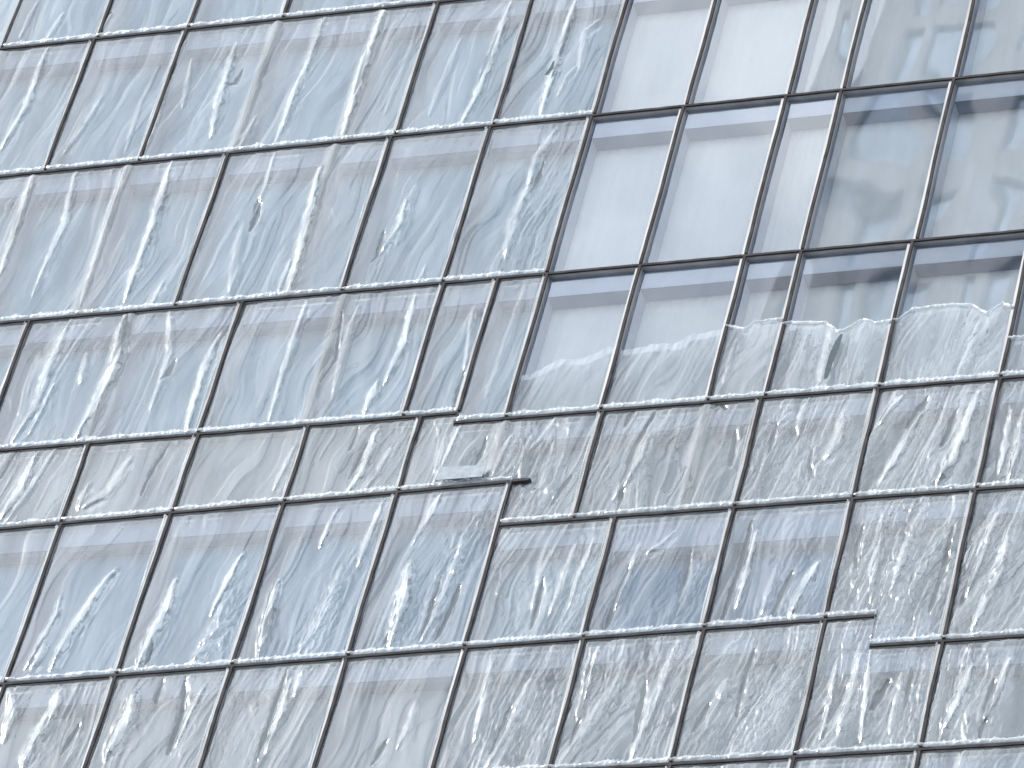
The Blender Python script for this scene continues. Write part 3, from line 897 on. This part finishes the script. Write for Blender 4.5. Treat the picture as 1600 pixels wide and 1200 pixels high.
SHEETS = [
 # row, u0, u1, busy, material, ragged top, label
 (0, -7.85, -5.77, 0.9, 'film', None, 'clear plastic sheet in the top left corner of the photo'),
 (0, -5.77, -4.75, 0.8, 'film', None, 'second plastic sheet from the left along the top edge of the photo'),
 (0, -4.75, -3.72, 0.9, 'film', None, 'third plastic sheet from the left along the top edge of the photo'),
 (0, -3.72, -2.0, 1.0, 'film', None, 'low sliver of plastic sheet, rightmost along the top edge of the photo'),
 (1, -7.85, -5.80, 1.0, 'film', None, 'creased plastic sheet at the left end of the second row, cut by the photo edge'),
 (1, -5.80, -4.77, 0.6, 'film', None, 'smoothest plastic sheet of the second row, one bay wide between two dark mullions'),
 (1, -4.77, -2.03, 1.0, 'film', None, 'widest plastic sheet of the second row, with bright folds over two buried mullions'),
 (1, -2.03, -1.0, 0.9, 'film', None, 'plastic sheet in the second row with a long white fold down its right side'),
 (1, -1.0, 0.03, 1.0, 'film', None, 'plastic sheet beside the bare panes at the top, with a small dark tear mark'),
 (2, -7.85, -3.80, 1.1, 'film', None, 'wide plastic sheet at the left of the third row, with many slanting folds'),
 (2, -3.80, -2.07, 1.0, 'film', None, 'plastic sheet in the third row with a loop shaped fold near its top left'),
 (2, -2.07, -1.03, 0.8, 'film', None, 'one bay plastic sheet in the third row with round bulges near its middle'),
 (2, -1.03, 0.01, 0.9, 'film', None, 'plastic sheet left of the bare panes in the third row, rippled at right'),
 (3, -7.5, -5.34, 0.8, 'film', None, 'narrow corner of plastic sheet at the far left of the fourth row'),
 (3, -5.34, -3.09, 1.2, 'film', None, 'heavily folded plastic sheet in the fourth row with a broad white fold'),
 (3, -3.09, -1.02, 1.1, 'film', None, 'two bay plastic sheet in the fourth row with a buried mullion down its middle'),
 (3, -1.02, -0.475, 0.8, 'film', None, 'narrow plastic sheet in the fourth row ending at the upper step of the ledge'),
 (3, -0.475, 0.025, 0.6, 'film', None, 'narrow smooth plastic sheet just right of the upper step of the ledge'),
 (3, 0.025, 0.95, 0.5, 'film_faint', 'a', 'low faint plastic sheet with ragged top, leftmost of the half height sheets'),
 (3, 0.95, 1.98, 0.6, 'film_faint', 'b', 'half height milky plastic sheet with ragged top, second of them from the left'),
 (3, 1.98, 2.535, 0.8, 'film_milk', 'c', 'narrowest half height plastic sheet with ragged top, beside the slit one'),
 (3, 2.535, 3.6, 0.9, 'film_milk', 'd', 'half height milky plastic sheet with a dark slit down its middle'),
 (3, 3.6, 4.74, 1.0, 'film_milk', 'e', 'tallest half height plastic sheet, its ragged white top edge bunched up'),
 (3, 4.74, 5.85, 0.8, 'film_milk', 'f', 'half height plastic sheet cut by the right edge of the photo'),
 (4, -6.4, -4.21, 0.9, 'film_grey', None, 'grey plastic sheet at the left edge of the photo in the short row'),
 (4, -4.21, -3.085, 0.6, 'film_grey', None, 'grey plastic sheet with a tick shaped pale fold in the short row'),
 (4, -3.085, -1.96, 0.5, 'film_grey', None, 'smoothest grey plastic sheet of the short row, second whole one from the left'),
 (4, -1.96, -0.84, 0.9, 'film_grey', None, 'grey plastic sheet of the short row with a twisted fold down its middle'),
 (4, -0.84, 0.975, 1.2, 'film_grey', None, 'grey plastic sheet pulled across the lower step of the ledge at the centre'),
 (4, 0.975, 2.5, 1.3, 'film_grey', None, 'wide plastic sheet right of centre in the fifth row, over one buried mullion'),
 (4, 2.5, 3.6, 1.3, 'film_grey', None, 'one bay plastic sheet in the fifth row under the slit half height sheet'),
 (4, 3.6, 4.737, 1.6, 'film_grey', None, 'heavily creased plastic sheet right under the tallest half height sheet'),
 (4, 4.737, 5.85, 1.6, 'film_grey', None, 'creased plastic sheet of the fifth row cut by the right edge of the photo'),
 (5, -6.4, -4.2, 0.6, 'film', None, 'blue tinted plastic sheet at the left edge of the tall lower row'),
 (5, -4.2, -3.097, 0.5, 'film', None, 'blue plastic sheet with a long white diagonal fold, leftmost whole one of its row'),
 (5, -3.097, -1.963, 0.7, 'film', None, 'blue plastic sheet with two white folds, second whole one of the tall lower row'),
 (5, -1.963, -0.847, 0.8, 'film', None, 'blue plastic sheet with a crumpled patch at its right, third whole one of its row'),
 (5, -0.847, 0.262, 0.9, 'film', None, 'blue plastic sheet with a wide white fold, left of the lower step of the ledge'),
 (5, 0.262, 1.378, 1.2, 'film_grey', None, 'striped grey plastic sheet right below the lower step of the ledge'),
 (5, 1.378, 2.496, 0.45, 'film', None, 'plastic sheet over the left one of two deep blue panes'),
 (5, 2.496, 3.6, 0.45, 'film', None, 'plastic sheet over the right one of two deep blue panes, torn fold at its left'),
 (5, 3.6, 4.72, 1.7, 'film_grey', None, 'heavily crumpled plastic sheet whose lower edge steps down at the right'),
 (5, 4.72, 5.85, 1.7, 'film_grey', None, 'crumpled plastic sheet at the right edge of the photo, above the lowest ledge'),
 (6, -4.2, -3.097, 1.1, 'film_grey', None, 'plastic sheet in the bottom left corner of the photo, with a bright fold'),
 (6, -3.097, -1.961, 1.1, 'film_grey', None, 'plastic sheet at the bottom with two wide pale folds, second from the left'),
 (6, -1.961, -0.847, 0.9, 'film_grey', None, 'plastic sheet at the bottom with one thin twisted crease, third from the left'),
 (6, -0.847, 0.285, 0.6, 'film_grey', None, 'smoothest plastic sheet of the bottom row, left of centre'),
 (6, 0.285, 1.393, 1.2, 'film_grey', None, 'creased plastic sheet of the bottom row below the photo centre'),
 (6, 1.393, 2.497, 1.4, 'film_grey', None, 'plastic sheet of the bottom row below the left deep blue pane'),
 (6, 2.497, 3.61, 1.4, 'film_grey', None, 'plastic sheet of the bottom row below the right deep blue pane'),
 (6, 3.61, 4.716, 1.5, 'film_grey', None, 'plastic sheet of the bottom row hanging below the rightmost step'),
 (6, 4.716, 5.85, 1.6, 'film_grey', None, 'heavily creased plastic sheet in the bottom right corner of the photo'),
 (7, 1.393, 2.497, 1.3, 'film_grey', None, 'sliver of plastic sheet below the lowest ledge, leftmost of the slivers'),
 (7, 2.497, 3.61, 1.3, 'film_grey', None, 'sliver of plastic sheet below the lowest ledge, second from the left'),
 (7, 3.61, 4.716, 1.3, 'film_grey', None, 'sliver of plastic sheet below the lowest ledge, third from the left'),
 (7, 4.716, 5.85, 1.3, 'film_grey', None, 'sliver of plastic sheet below the lowest ledge, at the bottom right corner'),
]
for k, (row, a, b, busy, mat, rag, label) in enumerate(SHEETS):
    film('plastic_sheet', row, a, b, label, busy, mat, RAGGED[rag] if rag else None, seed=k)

# dark slivers standing in for tears in two sheets, and a pale taped patch
def sliver(pts, y, m, label, name='tear_tape_strip', th=0.004):
    b = MB(); b.prism(pts, y - th, y)
    o = b.build(name, m); tag(o, label, 'tape')
sliver([(3.10, -0.345), (3.088, -0.2), (3.095, -0.02), (3.12, 0.14), (3.155, 0.235), (3.178, 0.225), (3.172, 0.08), (3.148, -0.10), (3.14, -0.22), (3.128, -0.33)],
       -0.082, M['tape'], 'long dark grey green strip standing for a slit in a milky half height sheet')
sliver([(-0.57, 4.27), (-0.535, 4.27), (-0.50, 4.36), (-0.512, 4.47), (-0.525, 4.46), (-0.545, 4.36)],
       -0.082, M['tape'], 'small dark teardrop shaped piece standing for a tear in the second row')
sliver([(-0.45, -1.25), (0.0, -1.25), (0.01, -1.10), (-0.445, -1.085)], -0.078, M['ptape'],
       'pale rectangular patch of tape just above the ledge at the photo centre')
